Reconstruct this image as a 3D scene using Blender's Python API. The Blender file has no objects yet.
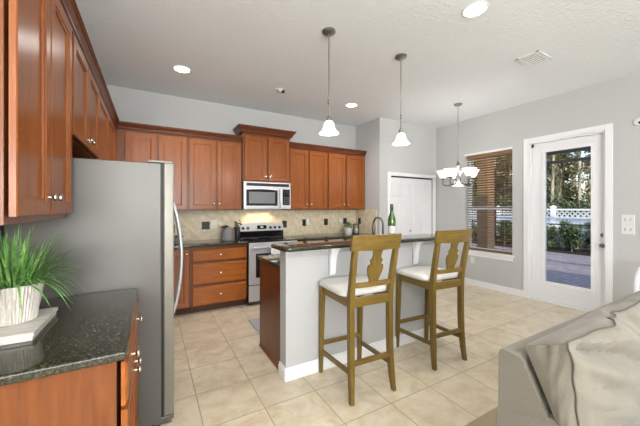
import bpy, bmesh, math, random
from math import radians as RAD, sin, cos, pi
from mathutils import Vector as V, Matrix, noise
random.seed(7)
S = bpy.context.scene
COL = S.collection

# ------------------------------------------------------------------ camera
cam = bpy.data.objects.new('camera', bpy.data.cameras.new('camera'))
COL.objects.link(cam)
cam.location = (0, 0, 1.40)
cam.rotation_euler = (RAD(90), 0, RAD(-29.75))
cam.data.sensor_fit = 'HORIZONTAL'
cam.data.sensor_width = 36
cam.data.lens = 295 / 640 * 36
cam.data.shift_y = -5 / 640
cam.data.clip_start = 0.05
cam.data.clip_end = 300
S.camera = cam

# ------------------------------------------------------------------ sky, lights, exposure
S.view_settings.view_transform = 'Standard'
S.view_settings.look = 'None'
S.view_settings.gamma = 1
S.view_settings.use_curve_mapping = False
S.view_settings.exposure = 0.38
W = bpy.data.worlds.new('sky'); S.world = W
W.use_nodes = True
wn = W.node_tree.nodes; wl = W.node_tree.links
sky = wn.new('ShaderNodeTexSky')
sky.sky_type = 'NISHITA'
sky.sun_disc = False
sky.sun_elevation = RAD(38)
sky.sun_rotation = RAD(200)
wl.new(sky.outputs[0], wn['Background'].inputs[0])
wn['Background'].inputs[1].default_value = 0.34

def lamp(name, kind, loc, energy, color=(1, 1, 1), rot=(0, 0, 0), **kw):
    d = bpy.data.lights.new(name, kind)
    d.energy = energy; d.color = color
    for k, v in kw.items(): setattr(d, k, v)
    o = bpy.data.objects.new(name, d); COL.objects.link(o)
    o.location = loc; o.rotation_euler = rot
    return o
sun = lamp('sun', 'SUN', (9, 5, 12), 3.4, (1, .88, .68), (RAD(48), 0, RAD(-55)), angle=RAD(2))
# unseen fill light added behind the camera to even out the brightness
lamp('rear_fill_light', 'AREA', (.6, -4.3, 1.7), 42, (1, 1, 1), (RAD(100), 0, 0), shape='RECTANGLE', size=5.0, size_y=2.2)
# added fill light, out of view, tilted upward to brighten the ceiling
lamp('upward_fill_light', 'AREA', (-.4, -3.3, 1.7), 345, (.99, .995, 1), (RAD(180 - 36), 0, RAD(-6)), shape='RECTANGLE', size=3.6, size_y=1.6)
lamp('overhead_fill_light', 'AREA', (1.6, -1.4, 2.95), 16, (1, .96, .9), (0, 0, 0), shape='RECTANGLE', size=4.0, size_y=2.6)  # overhead fill added behind the camera to lift the room, not a fitting

# ------------------------------------------------------------------ materials
def nodes(name):
    m = bpy.data.materials.new(name); m.use_nodes = True
    nt = m.node_tree
    return m, nt.nodes, nt.links, nt.nodes['Principled BSDF']
def ramp(N, stops):
    r = N.new('ShaderNodeValToRGB')
    e = r.color_ramp.elements
    while len(e) < len(stops): e.new(0.5)
    for i, (p, c) in enumerate(stops):
        e[i].position = p; e[i].color = (*c, 1)
    return r
def srgb(r, g, b):
    f = lambda c: (c / 255 / 12.92) if c / 255 <= .04045 else ((c / 255 + .055) / 1.055) ** 2.4
    return (f(r), f(g), f(b))
def plain(name, col, rough=.5, metal=0, bump=0, bscale=200, coat=0, spec=None, **kw):
    m, N, L, b = nodes(name)
    b.inputs['Base Color'].default_value = (*col, 1)
    b.inputs['Roughness'].default_value = rough
    b.inputs['Metallic'].default_value = metal
    b.inputs['Coat Weight'].default_value = coat
    if spec is not None: b.inputs['Specular IOR Level'].default_value = spec
    tc = N.new('ShaderNodeTexCoord')
    n = N.new('ShaderNodeTexNoise'); n.inputs['Scale'].default_value = bscale; n.inputs['Detail'].default_value = 3
    L.new(tc.outputs['Object'], n.inputs['Vector'])
    # slight procedural variation of the surface itself
    mr = N.new('ShaderNodeMapRange')
    mr.inputs['To Min'].default_value = max(0, rough - .04); mr.inputs['To Max'].default_value = min(1, rough + .04)
    L.new(n.outputs['Fac'], mr.inputs['Value']); L.new(mr.outputs[0], b.inputs['Roughness'])
    if bump:
        bp = N.new('ShaderNodeBump'); bp.inputs['Strength'].default_value = bump; bp.inputs['Distance'].default_value = .01
        L.new(n.outputs['Fac'], bp.inputs['Height']); L.new(bp.outputs[0], b.inputs['Normal'])
    return m
def emis(name, col, strength, base=(.9, .9, .9)):
    m, N, L, b = nodes(name)
    b.inputs['Base Color'].default_value = (*base, 1)
    b.inputs['Emission Color'].default_value = (*col, 1)
    b.inputs['Emission Strength'].default_value = strength
    return m
def wood(name, c0, c1, c2, scale=(9, 9, .9), rough=.3, coat=.10, detail=5):
    m, N, L, b = nodes(name)
    tc = N.new('ShaderNodeTexCoord'); mp = N.new('ShaderNodeMapping')
    mp.inputs['Scale'].default_value = scale
    L.new(tc.outputs['Object'], mp.inputs[0])
    n = N.new('ShaderNodeTexNoise'); n.inputs['Scale'].default_value = 3; n.inputs['Detail'].default_value = detail
    n.inputs['Distortion'].default_value = 1.2
    L.new(mp.outputs[0], n.inputs['Vector'])
    r = ramp(N, [(.25, c0), (.5, c1), (.78, c2)])
    L.new(n.outputs['Fac'], r.inputs[0]); L.new(r.outputs[0], b.inputs['Base Color'])
    b.inputs['Roughness'].default_value = rough; b.inputs['Coat Weight'].default_value = coat
    b.inputs['Coat Roughness'].default_value = .2
    b.inputs['Specular IOR Level'].default_value = .35
    return m

M = {}
M['wall'] = plain('wall_paint', srgb(190, 191, 190), .7, bump=.04, bscale=350)
M['knee'] = plain('bar_wall_paint', srgb(184, 184, 184), .65, bump=.04, bscale=350)
M['trim'] = plain('white_trim', srgb(235, 236, 238), .35)
M['doorwhite'] = plain('door_white', srgb(232, 232, 235), .35)
M['ceil'] = plain('ceiling_knockdown', srgb(234, 238, 241), .85, bump=1.0, bscale=34)
M['cherry'] = wood('cherry_wood', srgb(121, 64, 23), srgb(140, 77, 30), srgb(155, 89, 39))
M['cherryh'] = wood('cherry_wood_horizontal', srgb(134, 72, 25), srgb(153, 86, 33), srgb(168, 99, 43), (.9, 9, 9))
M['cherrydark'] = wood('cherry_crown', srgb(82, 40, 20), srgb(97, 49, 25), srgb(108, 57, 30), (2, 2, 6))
M['cherrybox'] = wood('cherry_frame', srgb(96, 50, 20), srgb(114, 62, 26), srgb(127, 72, 33))
M['toekick'] = plain('dark_toe_kick', srgb(70, 38, 20), .6)
M['nickel'] = plain('brushed_nickel', srgb(200, 195, 185), .25, 1)
M['steel'] = plain('stainless_steel', srgb(206, 208, 211), .36, .55)
M['fixture'] = plain('satin_nickel_fixture', srgb(150, 148, 144), .3, 1)
M['steeldark'] = plain('dark_steel', srgb(110, 110, 108), .35, 1)
M['fridgeside'] = plain('fridge_grey_paint', srgb(98, 96, 92), .42, .3, bump=.05, bscale=700)
M['fridgedoor'] = plain('fridge_door_steel', srgb(130, 127, 118), .42, .35)
M['gasket'] = plain('black_gasket', srgb(35, 34, 33), .6)
M['black'] = plain('gloss_black', srgb(14, 14, 17), .12)
M['blackmat'] = plain('matte_black', srgb(28, 27, 26), .5)
M['blackglass'] = plain('oven_glass', srgb(30, 32, 36), .06, spec=.8)
M['screen'] = plain('microwave_screen', srgb(120, 122, 124), .2)
M['bronze'] = plain('dark_bronze', srgb(52, 48, 44), .45, .4)
M['plastic'] = plain('white_plastic', srgb(222, 222, 220), .35)
M['oak'] = wood('oak_stool_wood', srgb(96, 78, 31), srgb(113, 91, 39), srgb(128, 104, 49), (12, 12, 1.5), .45, .1)
M['oakh'] = wood('oak_stool_wood_cross', srgb(98, 79, 32), srgb(115, 92, 40), srgb(130, 105, 50), (1.5, 12, 12), .45, .1)
M['cream'] = plain('cream_upholstery', srgb(212, 210, 205), .85, bump=.25, bscale=500)
M['porcelain'] = plain('white_ceramic', srgb(235, 232, 226), .3)
M['greyvase'] = plain('grey_ceramic', srgb(122, 118, 118), .55, bump=.2, bscale=60)
M['board'] = wood('whitewashed_board', srgb(178, 170, 160), srgb(198, 192, 184), srgb(214, 210, 203), (2, 12, 12), .5, 0)
M['tray'] = wood('brown_tray_wood', srgb(110, 72, 42), srgb(140, 98, 62), srgb(160, 118, 80), (2, 14, 14), .5, 0)
M['potwhite'] = wood('ribbed_pot_glaze', srgb(160, 152, 142), srgb(198, 192, 184), srgb(216, 212, 205), (30, 30, 3), .5, 0)
M['mat'] = plain('grey_woven_mat', srgb(176, 178, 184), .95, bump=.6, bscale=160)
M['soil'] = plain('potting_soil', srgb(50, 38, 28), .95, bump=.8, bscale=90)
M['leafgrass'] = wood('grass_blade_green', srgb(58, 100, 42), srgb(98, 146, 70), srgb(158, 192, 118), (14, 14, 5), .45, 0)
M['leafdark'] = wood('dark_leaf_green', srgb(28, 48, 22), srgb(48, 74, 36), srgb(74, 100, 56), (20, 20, 20), .5, 0)
M['leafmint'] = wood('mint_leaf_green', srgb(60, 105, 60), srgb(92, 140, 88), srgb(140, 175, 125), (20, 20, 20), .5, 0)
M['towel'] = plain('white_towel', srgb(235, 234, 230), .95, bump=.3, bscale=300)
M['rug'] = plain('tan_rug_pile', srgb(192, 174, 142), .98, bump=1, bscale=240)
M['lampglass'] = emis('lit_alabaster_glass', (1, .97, .93), .55, (.82, .81, .79))
M['diffuser'] = emis('downlight_lens', (1, .97, .93), 6)
M['lensoff'] = plain('unlit_downlight_lens', srgb(190, 190, 190), .4)
M['dispgreen'] = emis('range_clock_digits', (.5, 1, .6), .6, (.02, .02, .02))
M['blind'] = wood('walnut_blind_slat', srgb(116, 88, 58), srgb(136, 106, 72), srgb(154, 122, 86), (6, 1, 6), .5, 0)

def mat_floor():
    m, N, L, b = nodes('beige_floor_tile')
    g = N.new('ShaderNodeNewGeometry'); sp = N.new('ShaderNodeSeparateXYZ')
    L.new(g.outputs['Position'], sp.inputs[0])
    def mth(op, a, c=None, d=None):
        n = N.new('ShaderNodeMath'); n.operation = op
        for i, x in enumerate((a, c, d)):
            if x is None: continue
            if isinstance(x, (int, float)): n.inputs[i].default_value = x
            else: L.new(x, n.inputs[i])
        return n.outputs[0]
    T = .4
    fx = mth('DIVIDE', mth('SUBTRACT', sp.outputs[0], .29 - 20 * T), T)
    fy = mth('DIVIDE', mth('SUBTRACT', sp.outputs[1], 1.582 - 20 * T), T)
    def edge(f):
        fr = mth('FRACT', f); return mth('MINIMUM', fr, mth('SUBTRACT', 1, fr))
    e = mth('MINIMUM', edge(fx), edge(fy))
    grout = mth('LESS_THAN', e, .0095)
    cv = N.new('ShaderNodeCombineXYZ')
    L.new(mth('FLOOR', fx), cv.inputs[0]); L.new(mth('FLOOR', fy), cv.inputs[1])
    wn_ = N.new('ShaderNodeTexWhiteNoise'); L.new(cv.outputs[0], wn_.inputs['Vector'])
    off = N.new('ShaderNodeVectorMath'); off.operation = 'MULTIPLY_ADD'
    L.new(wn_.outputs['Color'], off.inputs[0]); off.inputs[1].default_value = (9, 9, 9); L.new(g.outputs['Position'], off.inputs[2])
    n = N.new('ShaderNodeTexNoise'); n.inputs['Scale'].default_value = 7; n.inputs['Detail'].default_value = 8; n.inputs['Roughness'].default_value = .62; n.inputs['Distortion'].default_value = .6
    L.new(off.outputs[0], n.inputs['Vector'])
    r = ramp(N, [(.30, srgb(194, 176, 146)), (.5, srgb(212, 198, 171)), (.72, srgb(224, 214, 193))])
    L.new(n.outputs['Fac'], r.inputs[0])
    hv = N.new('ShaderNodeHueSaturation'); L.new(r.outputs[0], hv.inputs['Color'])
    L.new(mth('MULTIPLY_ADD', wn_.outputs['Value'], .10, .95), hv.inputs['Value'])
    mx = N.new('ShaderNodeMix'); mx.data_type = 'RGBA'
    L.new(grout, mx.inputs['Factor']); L.new(hv.outputs[0], mx.inputs['A']); mx.inputs['B'].default_value = (*srgb(168, 154, 130), 1)
    L.new(mx.outputs['Result'], b.inputs['Base Color'])
    b.inputs['Roughness'].default_value = .28
    bp = N.new('ShaderNodeBump'); bp.inputs['Strength'].default_value = .3; bp.inputs['Distance'].default_value = .004
    L.new(mth('SUBTRACT', 1, grout), bp.inputs['Height']); L.new(bp.outputs[0], b.inputs['Normal'])
    return m
M['floor'] = mat_floor()

def mat_splash():
    m, N, L, b = nodes('travertine_backsplash_tile')
    tc = N.new('ShaderNodeTexCoord'); mp = N.new('ShaderNodeMapping')
    L.new(tc.outputs['Object'], mp.inputs[0])
    sp = N.new('ShaderNodeSeparateXYZ'); L.new(mp.outputs[0], sp.inputs[0])
    def mth(op, a, c=None):
        n = N.new('ShaderNodeMath'); n.operation = op
        for i, x in enumerate((a, c)):
            if x is None: continue
            if isinstance(x, (int, float)): n.inputs[i].default_value = x
            else: L.new(x, n.inputs[i])
        return n.outputs[0]
    h = mth('ADD', sp.outputs[0], sp.outputs[1])
    a = mth('DIVIDE', mth('ADD', h, sp.outputs[2]), .155); c = mth('DIVIDE', mth('SUBTRACT', h, sp.outputs[2]), .155)
    def edge(f):
        fr = mth('FRACT', f); return mth('MINIMUM', fr, mth('SUBTRACT', 1, fr))
    e = mth('LESS_THAN', mth('MINIMUM', edge(a), edge(c)), .025)
    n = N.new('ShaderNodeTexNoise'); n.inputs['Scale'].default_value = 14; n.inputs['Detail'].default_value = 6
    L.new(tc.outputs['Object'], n.inputs['Vector'])
    r = ramp(N, [(.3, srgb(200, 184, 152)), (.55, srgb(222, 208, 180)), (.75, srgb(234, 223, 200))])
    L.new(n.outputs['Fac'], r.inputs[0])
    mx = N.new('ShaderNodeMix'); mx.data_type = 'RGBA'
    L.new(e, mx.inputs['Factor']); L.new(r.outputs[0], mx.inputs['A']); mx.inputs['B'].default_value = (*srgb(206, 190, 162), 1)
    L.new(mx.outputs['Result'], b.inputs['Base Color']); b.inputs['Roughness'].default_value = .5
    return m
M['splash'] = mat_splash()

def mat_granite():
    m, N, L, b = nodes('dark_green_granite')
    tc = N.new('ShaderNodeTexCoord')
    n = N.new('ShaderNodeTexNoise'); n.inputs['Scale'].default_value = 105; n.inputs['Detail'].default_value = 5; n.inputs['Roughness'].default_value = .7
    L.new(tc.outputs['Object'], n.inputs['Vector'])
    v = N.new('ShaderNodeTexVoronoi'); v.inputs['Scale'].default_value = 150
    L.new(tc.outputs['Object'], v.inputs['Vector'])
    r = ramp(N, [(.40, srgb(22, 22, 18)), (.54, srgb(50, 49, 39)), (.66, srgb(70, 67, 52)), (.80, srgb(108, 102, 80))])
    ad = N.new('ShaderNodeMath'); ad.operation = 'MULTIPLY_ADD'
    L.new(v.outputs['Distance'], ad.inputs[0]); ad.inputs[1].default_value = .22
    L.new(n.outputs['Fac'], ad.inputs[2]); 
    sb = N.new('ShaderNodeMath'); sb.operation = 'SUBTRACT'; L.new(ad.outputs[0], sb.inputs[0]); sb.inputs[1].default_value = .06
    L.new(sb.outputs[0], r.inputs[0]); L.new(r.outputs[0], b.inputs['Base Color'])
    b.inputs['Roughness'].default_value = .07; b.inputs['Specular IOR Level'].default_value = .42
    return m
M['granite'] = mat_granite()

def mat_sofa():
    m, N, L, b = nodes('grey_linen')
    tc = N.new('ShaderNodeTexCoord')
    n = N.new('ShaderNodeTexNoise'); n.inputs['Scale'].default_value = 420; n.inputs['Detail'].default_value = 3
    L.new(tc.outputs['Object'], n.inputs['Vector'])
    r = ramp(N, [(.3, srgb(113, 107, 96)), (.55, srgb(126, 120, 108)), (.75, srgb(138, 132, 120))])
    L.new(n.outputs['Fac'], r.inputs[0]); L.new(r.outputs[0], b.inputs['Base Color'])
    b.inputs['Roughness'].default_value = .95; b.inputs['Sheen Weight'].default_value = .2
    bp = N.new('ShaderNodeBump'); bp.inputs['Strength'].default_value = .2; bp.inputs['Distance'].default_value = .002
    L.new(n.outputs['Fac'], bp.inputs['Height']); L.new(bp.outputs[0], b.inputs['Normal'])
    return m
M['linen'] = mat_sofa()
M['piping'] = plain('linen_piping', srgb(88, 84, 77), .95)

def mat_glass(name, tint=(1, 1, 1), trans=.93):
    m, N, L, b = nodes(name)
    out = N['Material Output']
    t = N.new('ShaderNodeBsdfTransparent'); t.inputs[0].default_value = (*[c * trans for c in tint], 1)
    gl = N.new('ShaderNodeBsdfGlossy'); gl.inputs['Roughness'].default_value = .02
    fr = N.new('ShaderNodeFresnel'); fr.inputs[0].default_value = 1.4
    mx = N.new('ShaderNodeMixShader')
    L.new(fr.outputs[0], mx.inputs[0]); L.new(t.outputs[0], mx.inputs[1]); L.new(gl.outputs[0], mx.inputs[2])
    L.new(mx.outputs[0], out.inputs['Surface'])
    return m
M['pane'] = mat_glass('window_glass')
M['jarglass'] = mat_glass('clear_jar_glass', (.95, .97, .96))
M['wineglass'] = plain('green_bottle_glass', srgb(62, 92, 30), .08, spec=.8)
M['bottlefoil'] = plain('green_foil', srgb(36, 66, 34), .35)
M['winelabel'] = plain('pale_label_paper', srgb(196, 200, 196), .6)

def mat_paver():
    m, N, L, b = nodes('patio_pavers')
    g = N.new('ShaderNodeNewGeometry')
    br = N.new('ShaderNodeTexBrick'); br.inputs['Scale'].default_value = 2.2
    br.inputs['Color1'].default_value = (*srgb(146, 138, 142), 1); br.inputs['Color2'].default_value = (*srgb(124, 118, 124), 1); br.inputs['Mortar'].default_value = (*srgb(98, 92, 94), 1)
    br.inputs['Mortar Size'].default_value = .02
    L.new(g.outputs['Position'], br.inputs['Vector'])
    L.new(br.outputs['Color'], b.inputs['Base Color']); b.inputs['Roughness'].default_value = .8
    return m
M['paver'] = mat_paver()
M['mulch'] = plain('mulch_bed', srgb(92, 76, 60), .95, bump=1, bscale=20)
M['lawn'] = plain('grass_ground', srgb(96, 104, 60), .95, bump=1, bscale=30)
M['vinyl'] = plain('white_vinyl', srgb(226, 230, 238), .5)
M['cage'] = plain('bronze_aluminium', srgb(30, 28, 27), .6)
M['stucco'] = plain('tan_stucco', srgb(152, 122, 92), .9, bump=.5, bscale=60)
M['bark'] = wood('tree_bark', srgb(136, 126, 114), srgb(176, 165, 150), srgb(206, 196, 180), (8, 8, 2), .9, 0)
M['foliage'] = wood('tree_foliage', srgb(112, 124, 82), srgb(142, 150, 106), srgb(176, 176, 134), (2, 2, 2), .7, 0)
M['foliagedark'] = wood('shrub_foliage', srgb(62, 84, 60), srgb(90, 114, 82), srgb(126, 146, 110), (3, 3, 3), .7, 0)
M['foliageolive'] = wood('olive_foliage', srgb(122, 122, 92), srgb(152, 148, 116), srgb(186, 176, 146), (2, 2, 2), .7, 0)

# ------------------------------------------------------------------ mesh helpers
OFF = {}
class MB:
    def __init__(s): s.bm = bmesh.new()
    def box(s, x0, x1, y0, y1, z0, z1, bev=0, seg=2):
        r = bmesh.ops.create_cube(s.bm, size=1)
        vs = r['verts']
        for v in vs:
            v.co = V(((x0 + x1) / 2 + v.co.x * (x1 - x0), (y0 + y1) / 2 + v.co.y * (y1 - y0), (z0 + z1) / 2 + v.co.z * (z1 - z0)))
        if bev:
            es = list({e for v in vs for e in v.link_edges})
            bmesh.ops.bevel(s.bm, geom=es, offset=bev, segments=seg, profile=.6, affect='EDGES')
        return s
    def loft(s, rings, closed=True, cap=True):
        R = [[s.bm.verts.new(p) for p in r] for r in rings]
        n = len(R[0])
        for a, b in zip(R, R[1:]):
            for i in range(n if closed else n - 1):
                j = (i + 1) % n
                s.bm.faces.new((a[i], a[j], b[j], b[i]))
        if cap and closed:
            s.bm.faces.new(R[0][::-1]); s.bm.faces.new(R[-1])
        return s
    def tube(s, path, r, seg=8, cap=True):
        P = [V(p) for p in path]; rr = r if isinstance(r, (list, tuple)) else [r] * len(P)
        rings = []; up = None
        for i, p in enumerate(P):
            t = (P[min(i + 1, len(P) - 1)] - P[max(i - 1, 0)]).normalized()
            if up is None: up = V((0, 0, 1)) if abs(t.z) < .9 else V((1, 0, 0))
            a = t.cross(up).normalized(); up = a.cross(t).normalized()
            rings.append([p + (a * cos(k * 2 * pi / seg) + up * sin(k * 2 * pi / seg)) * rr[i] for k in range(seg)])
        return s.loft(rings, True, cap)
    def lathe(s, c, prof, seg=24, axis='z', cap=True):
        c = V(c); rings = []
        for r, h in prof:
            ring = []
            for k in range(seg):
                a, b = max(r, 1e-4) * cos(2 * pi * k / seg), max(r, 1e-4) * sin(2 * pi * k / seg)
                d = {'z': V((a, b, h)), 'y': V((a, h, b)), 'x': V((h, a, b)), '-y': V((a, -h, b))}[axis]
                ring.append(c + d)
            rings.append(ring)
        return s.loft(rings, True, cap)
    def prism(s, pts, d):
        d = V(d); a = [V(p) for p in pts]
        return s.loft([a, [p + d for p in a]])
    def panel(s, o, u, v, n, w, h, t=.02, fr=.055, rec=.013):
        """cabinet door: a frame round a recessed panel, back at o, growing along n"""
        o, u, v, n = V(o), V(u), V(v), V(n)
        def ring(i, d): return [o + u * a + v * b + n * d for a, b in ((i, i), (w - i, i), (w - i, h - i), (i, h - i))]
        s.loft([ring(0, 0), ring(0, t - .003), ring(.003, t), ring(fr, t), ring(fr + .003, t - .005), ring(fr + .010, t - .006), ring(fr + .013, t - rec)])
        return s
    def grid(s, nx, ny, f):
        G = [[s.bm.verts.new(f(i / nx, j / ny)) for j in range(ny + 1)] for i in range(nx + 1)]
        for i in range(nx):
            for j in range(ny):
                s.bm.faces.new((G[i][j], G[i + 1][j], G[i + 1][j + 1], G[i][j + 1]))
        return s
    def build(s, name, mat, parent=None, smooth=False, origin=None, merge=False):
        bm = s.bm
        if merge: bmesh.ops.remove_doubles(bm, verts=bm.verts, dist=1e-4)
        bmesh.ops.recalc_face_normals(bm, faces=bm.faces)
        off = OFF[parent.name] if parent is not None and parent.name in OFF else V((0, 0, 0))
        if parent is None and origin is not None: off = V(origin)
        if off.length: bmesh.ops.translate(bm, verts=bm.verts, vec=-off)
        me = bpy.data.meshes.new(name); bm.to_mesh(me); bm.free()
        if smooth:
            for p in me.polygons: p.use_smooth = True
            if smooth != 'all': me.set_sharp_from_angle(angle=RAD(40))
        o = bpy.data.objects.new(name, me); COL.objects.link(o)
        me.materials.append(M[mat] if isinstance(mat, str) else mat)
        if parent is not None: o.parent = parent
        elif origin is not None: o.location = origin
        OFF[o.name] = off
        return o
def tag(o, label=None, cat=None, group=None, kind=None):
    if label: o['label'] = label
    if cat: o['category'] = cat
    if group: o['group'] = group
    if kind: o['kind'] = kind
    return o
def thing(name, label, cat, loc, group=None):
    o = bpy.data.objects.new(name, None); COL.objects.link(o)
    o.location = loc; o.empty_display_size = .05
    OFF[o.name] = V(loc)
    return tag(o, label, cat, group)
def struct(o): return tag(o, kind='structure')
def copy_tree(o, parent=None):
    c = o.copy(); COL.objects.link(c)
    if parent is not None: c.parent = parent
    for ch in list(o.children): copy_tree(ch, c)
    return c
def bx(*a, **k): return MB().box(*a, **k)

# ------------------------------------------------------------------ the room
H = 3.035
XL, XR, YB = -.72, 5.08, 4.80
XW, YS = -3.6, -4.6                       # living room side, behind the camera
struct(bx(XW - .1, XR + .15, YS - .1, YB + .1, -.12, 0).build('floor', 'floor'))
struct(bx(XW - .1, XR + .15, YS - .1, YB + .1, H, H + .12).build('ceiling', 'ceil'))
struct(bx(XL - .1, XL, 1.05, YB, 0, H).build('wall_left', 'wall'))
struct(bx(XL - .1, XR + .15, YB, YB + .1, 0, H).build('wall_back', 'wall'))
struct(bx(XW, XL - .1, 1.05, 1.15, 0, H).build('wall_living', 'wall'))
struct(bx(XW - .1, XW, YS, 1.15, 0, H).build('wall_west', 'wall'))
struct(bx(XW, XR + .15, YS - .1, YS, 0, H).build('wall_south', 'wall'))
# right wall with a window opening and a door opening
wy0, wy1, wz0, wz1 = 2.605, 3.43, .63, 2.36
dy0, dy1, dz1 = 1.475, 2.36, 2.405
m = MB()
m.box(XR, XR + .15, YS, dy0, 0, H).box(XR, XR + .15, dy0, dy1, dz1, H).box(XR, XR + .15, dy1, wy0, 0, H)
m.box(XR, XR + .15, wy0, wy1, 0, wz0).box(XR, XR + .15, wy0, wy1, wz1, H).box(XR, XR + .15, wy1, YB, 0, H)
struct(m.build('wall_right', 'wall'))
# pantry closet bump-out
PX, PY = 3.57, 4.08
m = MB()
m.box(PX, 3.83, PY, PY + .1, 0, H).box(3.83, 4.98, PY, PY + .1, 2.0, H).box(4.98, XR, PY, PY + .1, 0, H)
struct(m.build('wall_pantry', 'wall'))
struct(bx(PX, PX + .1, PY + .1, YB, 0, H).build('wall_pantry_side', 'wall'))
# baseboards
def bb(name, mb): struct(mb.build(name, 'trim'))
def base_prof(mb, x0, x1, y0, y1):
    mb.box(x0, x1, y0, y1, 0, .085, bev=.002).box(x0, x1, y0, y1, .085, .1)
    return mb
m = MB(); base_prof(m, XR - .015, XR, 2.43, PY); bb('baseboard_right', m)
m = MB(); base_prof(m, XR - .015, XR, YS, 1.405); bb('baseboard_living', m)
m = MB(); base_prof(m, PX, 3.765, PY - .015, PY); bb('baseboard_pantry', m)

# bifold pantry door
t = thing('bifold_door', 'white panelled bifold pantry door closed in its opening', 'door', (4.405, PY + .03, 0)); t['kind'] = 'structure'; t.name = 'door_1'; OFF['door_1'] = OFF.pop('bifold_door')
lw = (4.98 - 3.83) / 4
for k in range(4):
    x0 = 3.83 + k * lw + .002
    m = MB(); w = lw - .004
    # one leaf: a slab with three raised panels
    m.box(x0, x0 + w, PY + .035, PY + .065, .012, 1.975)
    for (a, b) in ((.16, .72), (.84, 1.52), (1.62, 1.87)):
        m.panel((x0 + .045, PY + .035, a), (1, 0, 0), (0, 0, 1), (0, -1, 0), w - .09, b - a, .008, .012, .004)
    lf = m.build('door_leaf', 'doorwhite', t)
    if k in (1,):
        MB().lathe((x0 + w - .06, PY + .035, .96), [(.006, 0), (.006, .02), (.016, .03), (.018, .04), (.01, .05), (0, .052)], 12, '-y').build('knob', 'nickel', lf, True)
m = MB(); m.box(3.832, 4.978, PY + .03, PY + .07, 1.978, 1.997); m.build('track', 'bronze', t)
m = MB()
m.box(3.76, 3.83, PY - .018, PY, 0, 2.0, bev=.003).box(4.98, 5.05, PY - .018, PY, 0, 2.0, bev=.003).box(3.76, 5.05, PY - .018, PY, 2.0, 2.065, bev=.003)
struct(m.build('trim_1', 'trim'))

# patio door
m = MB()
m.box(XR - .02, XR, dy1, dy1 + .072, 0, dz1 + .07, bev=.004).box(XR - .02, XR, dy0 - .072, dy0, 0, dz1 + .07, bev=.004).box(XR - .02, XR, dy0, dy1, dz1, dz1 + .07, bev=.004)
m.box(XR, XR + .15, dy1 - .02, dy1, 0, dz1).box(XR, XR + .15, dy0, dy0 + .02, 0, dz1).box(XR, XR + .15, dy0 + .02, dy1 - .02, dz1 - .02, dz1)
struct(m.build('trim_2', 'trim'))
d = thing('door_2', 'white patio door with one tall glass pane', 'door', (XR + .06, 1.92, 0)); d['kind'] = 'structure'
sx0, sx1, sy0, sy1 = XR + .055, XR + .1, dy0 + .023, dy1 - .023
gy0, gy1, gz0, gz1 = 1.63, 2.172, .30, 2.24
m = MB()
m.box(sx0, sx1, sy0, gy0, .03, 2.382).box(sx0, sx1, gy1, sy1, .03, 2.382).box(sx0, sx1, gy0, gy1, .03, gz0).box(sx0, sx1, gy0, gy1, gz1, 2.382)
m.build('door_slab', 'doorwhite', d)
m = MB(); e = .035
for (a, b, c, f) in ((gy0 - e, gy0 + .006, gz0 - e, gz1 + e), (gy1 - .006, gy1 + e, gz0 - e, gz1 + e), (gy0, gy1, gz0 - e, gz0 + .006), (gy0, gy1, gz1 - .006, gz1 + e)):
    m.box(sx0 - .012, sx0, a, b, c, f, bev=.004)
m.build('glass_frame', 'trim', d)
bx(sx0 + .018, sx0 + .026, gy0, gy1, gz0, gz1).build('glass_pane', 'pane', d)
hx = sx0
dl = MB().lathe((hx, 1.508, 1.045), [(.03, 0), (.03, -.012), (.018, -.016), (.016, -.03), (0, -.032)], 16, 'x').build('deadbolt', 'fixture', d, True)
m = MB().lathe((hx, 1.508, .912), [(.032, 0), (.032, -.008), (.013, -.012), (.013, -.035), (.026, -.042), (.03, -.055), (.024, -.068), (0, -.07)], 16, 'x')
m.build('handle', 'fixture', d, True)
bx(XR + .0, XR + .13, dy0 + .02, dy1 - .02, 0, .025, bev=.004).build('threshold', 'trim', d)

# window with sill, white sash and wooden blind
w1 = thing('window_1', 'white double hung window over a white sill', 'window', (XR, (wy0 + wy1) / 2, wz0)); w1['kind'] = 'structure'
m = MB(); fx0, fx1 = XR + .085, XR + .13
m.box(fx0, fx1, wy0, wy0 + .04, wz0, wz1).box(fx0, fx1, wy1 - .04, wy1, wz0, wz1).box(fx0, fx1, wy0, wy1, wz0, wz0 + .05).box(fx0, fx1, wy0, wy1, wz1 - .045, wz1)
m.box(fx0 - .01, fx1, wy0 + .03, wy1 - .03, 1.375, 1.425, bev=.003)
m.build('window_frame', 'trim', w1)
bx(fx0 + .02, fx0 + .026, wy0 + .03, wy1 - .03, wz0 + .04, wz1 - .04).build('window_pane', 'pane', w1)
m = MB(); m.box(XR - .045, XR + .085, wy0 - .035, wy1 + .035, wz0 - .03, wz0 + .004, bev=.006).box(XR - .016, XR, wy0 - .02, wy1 + .02, wz0 - .095, wz0 - .03, bev=.004)
m.build('window_sill', 'trim', w1)
m = MB(); m.box(XR - .012, XR, wy0 - .005, wy1 + .01, wz1, wz1 + .035, bev=.003); m.build('window_head', 'trim', w1)
bl = thing('window_blind', 'brown wooden slat blind hanging open in the white window', 'window blind', (XR + .04, (wy0 + wy1) / 2, wz1))
bx(XR + .018, XR + .066, wy0 + .012, wy1 - .012, wz1 - .052, wz1 - .002, bev=.003).build('headrail', 'blind', bl)
m = MB(); n = 38
for k in range(n):
    z = wz1 - .075 - k * (wz1 - wz0 - .11) / (n - 1); a = RAD(-16); hw = .024
    c = V((XR + .042, 0, z)); dv = V((cos(a) * hw, 0, sin(a) * hw)); th = V((-sin(a), 0, cos(a))) * .0015
    ring = lambda y: [V((c.x, y, c.z)) + q for q in (dv + th, -dv + th, -dv - th, dv - th)]
    m.loft([ring(wy0 + .015), ring(wy1 - .015)])
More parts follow.
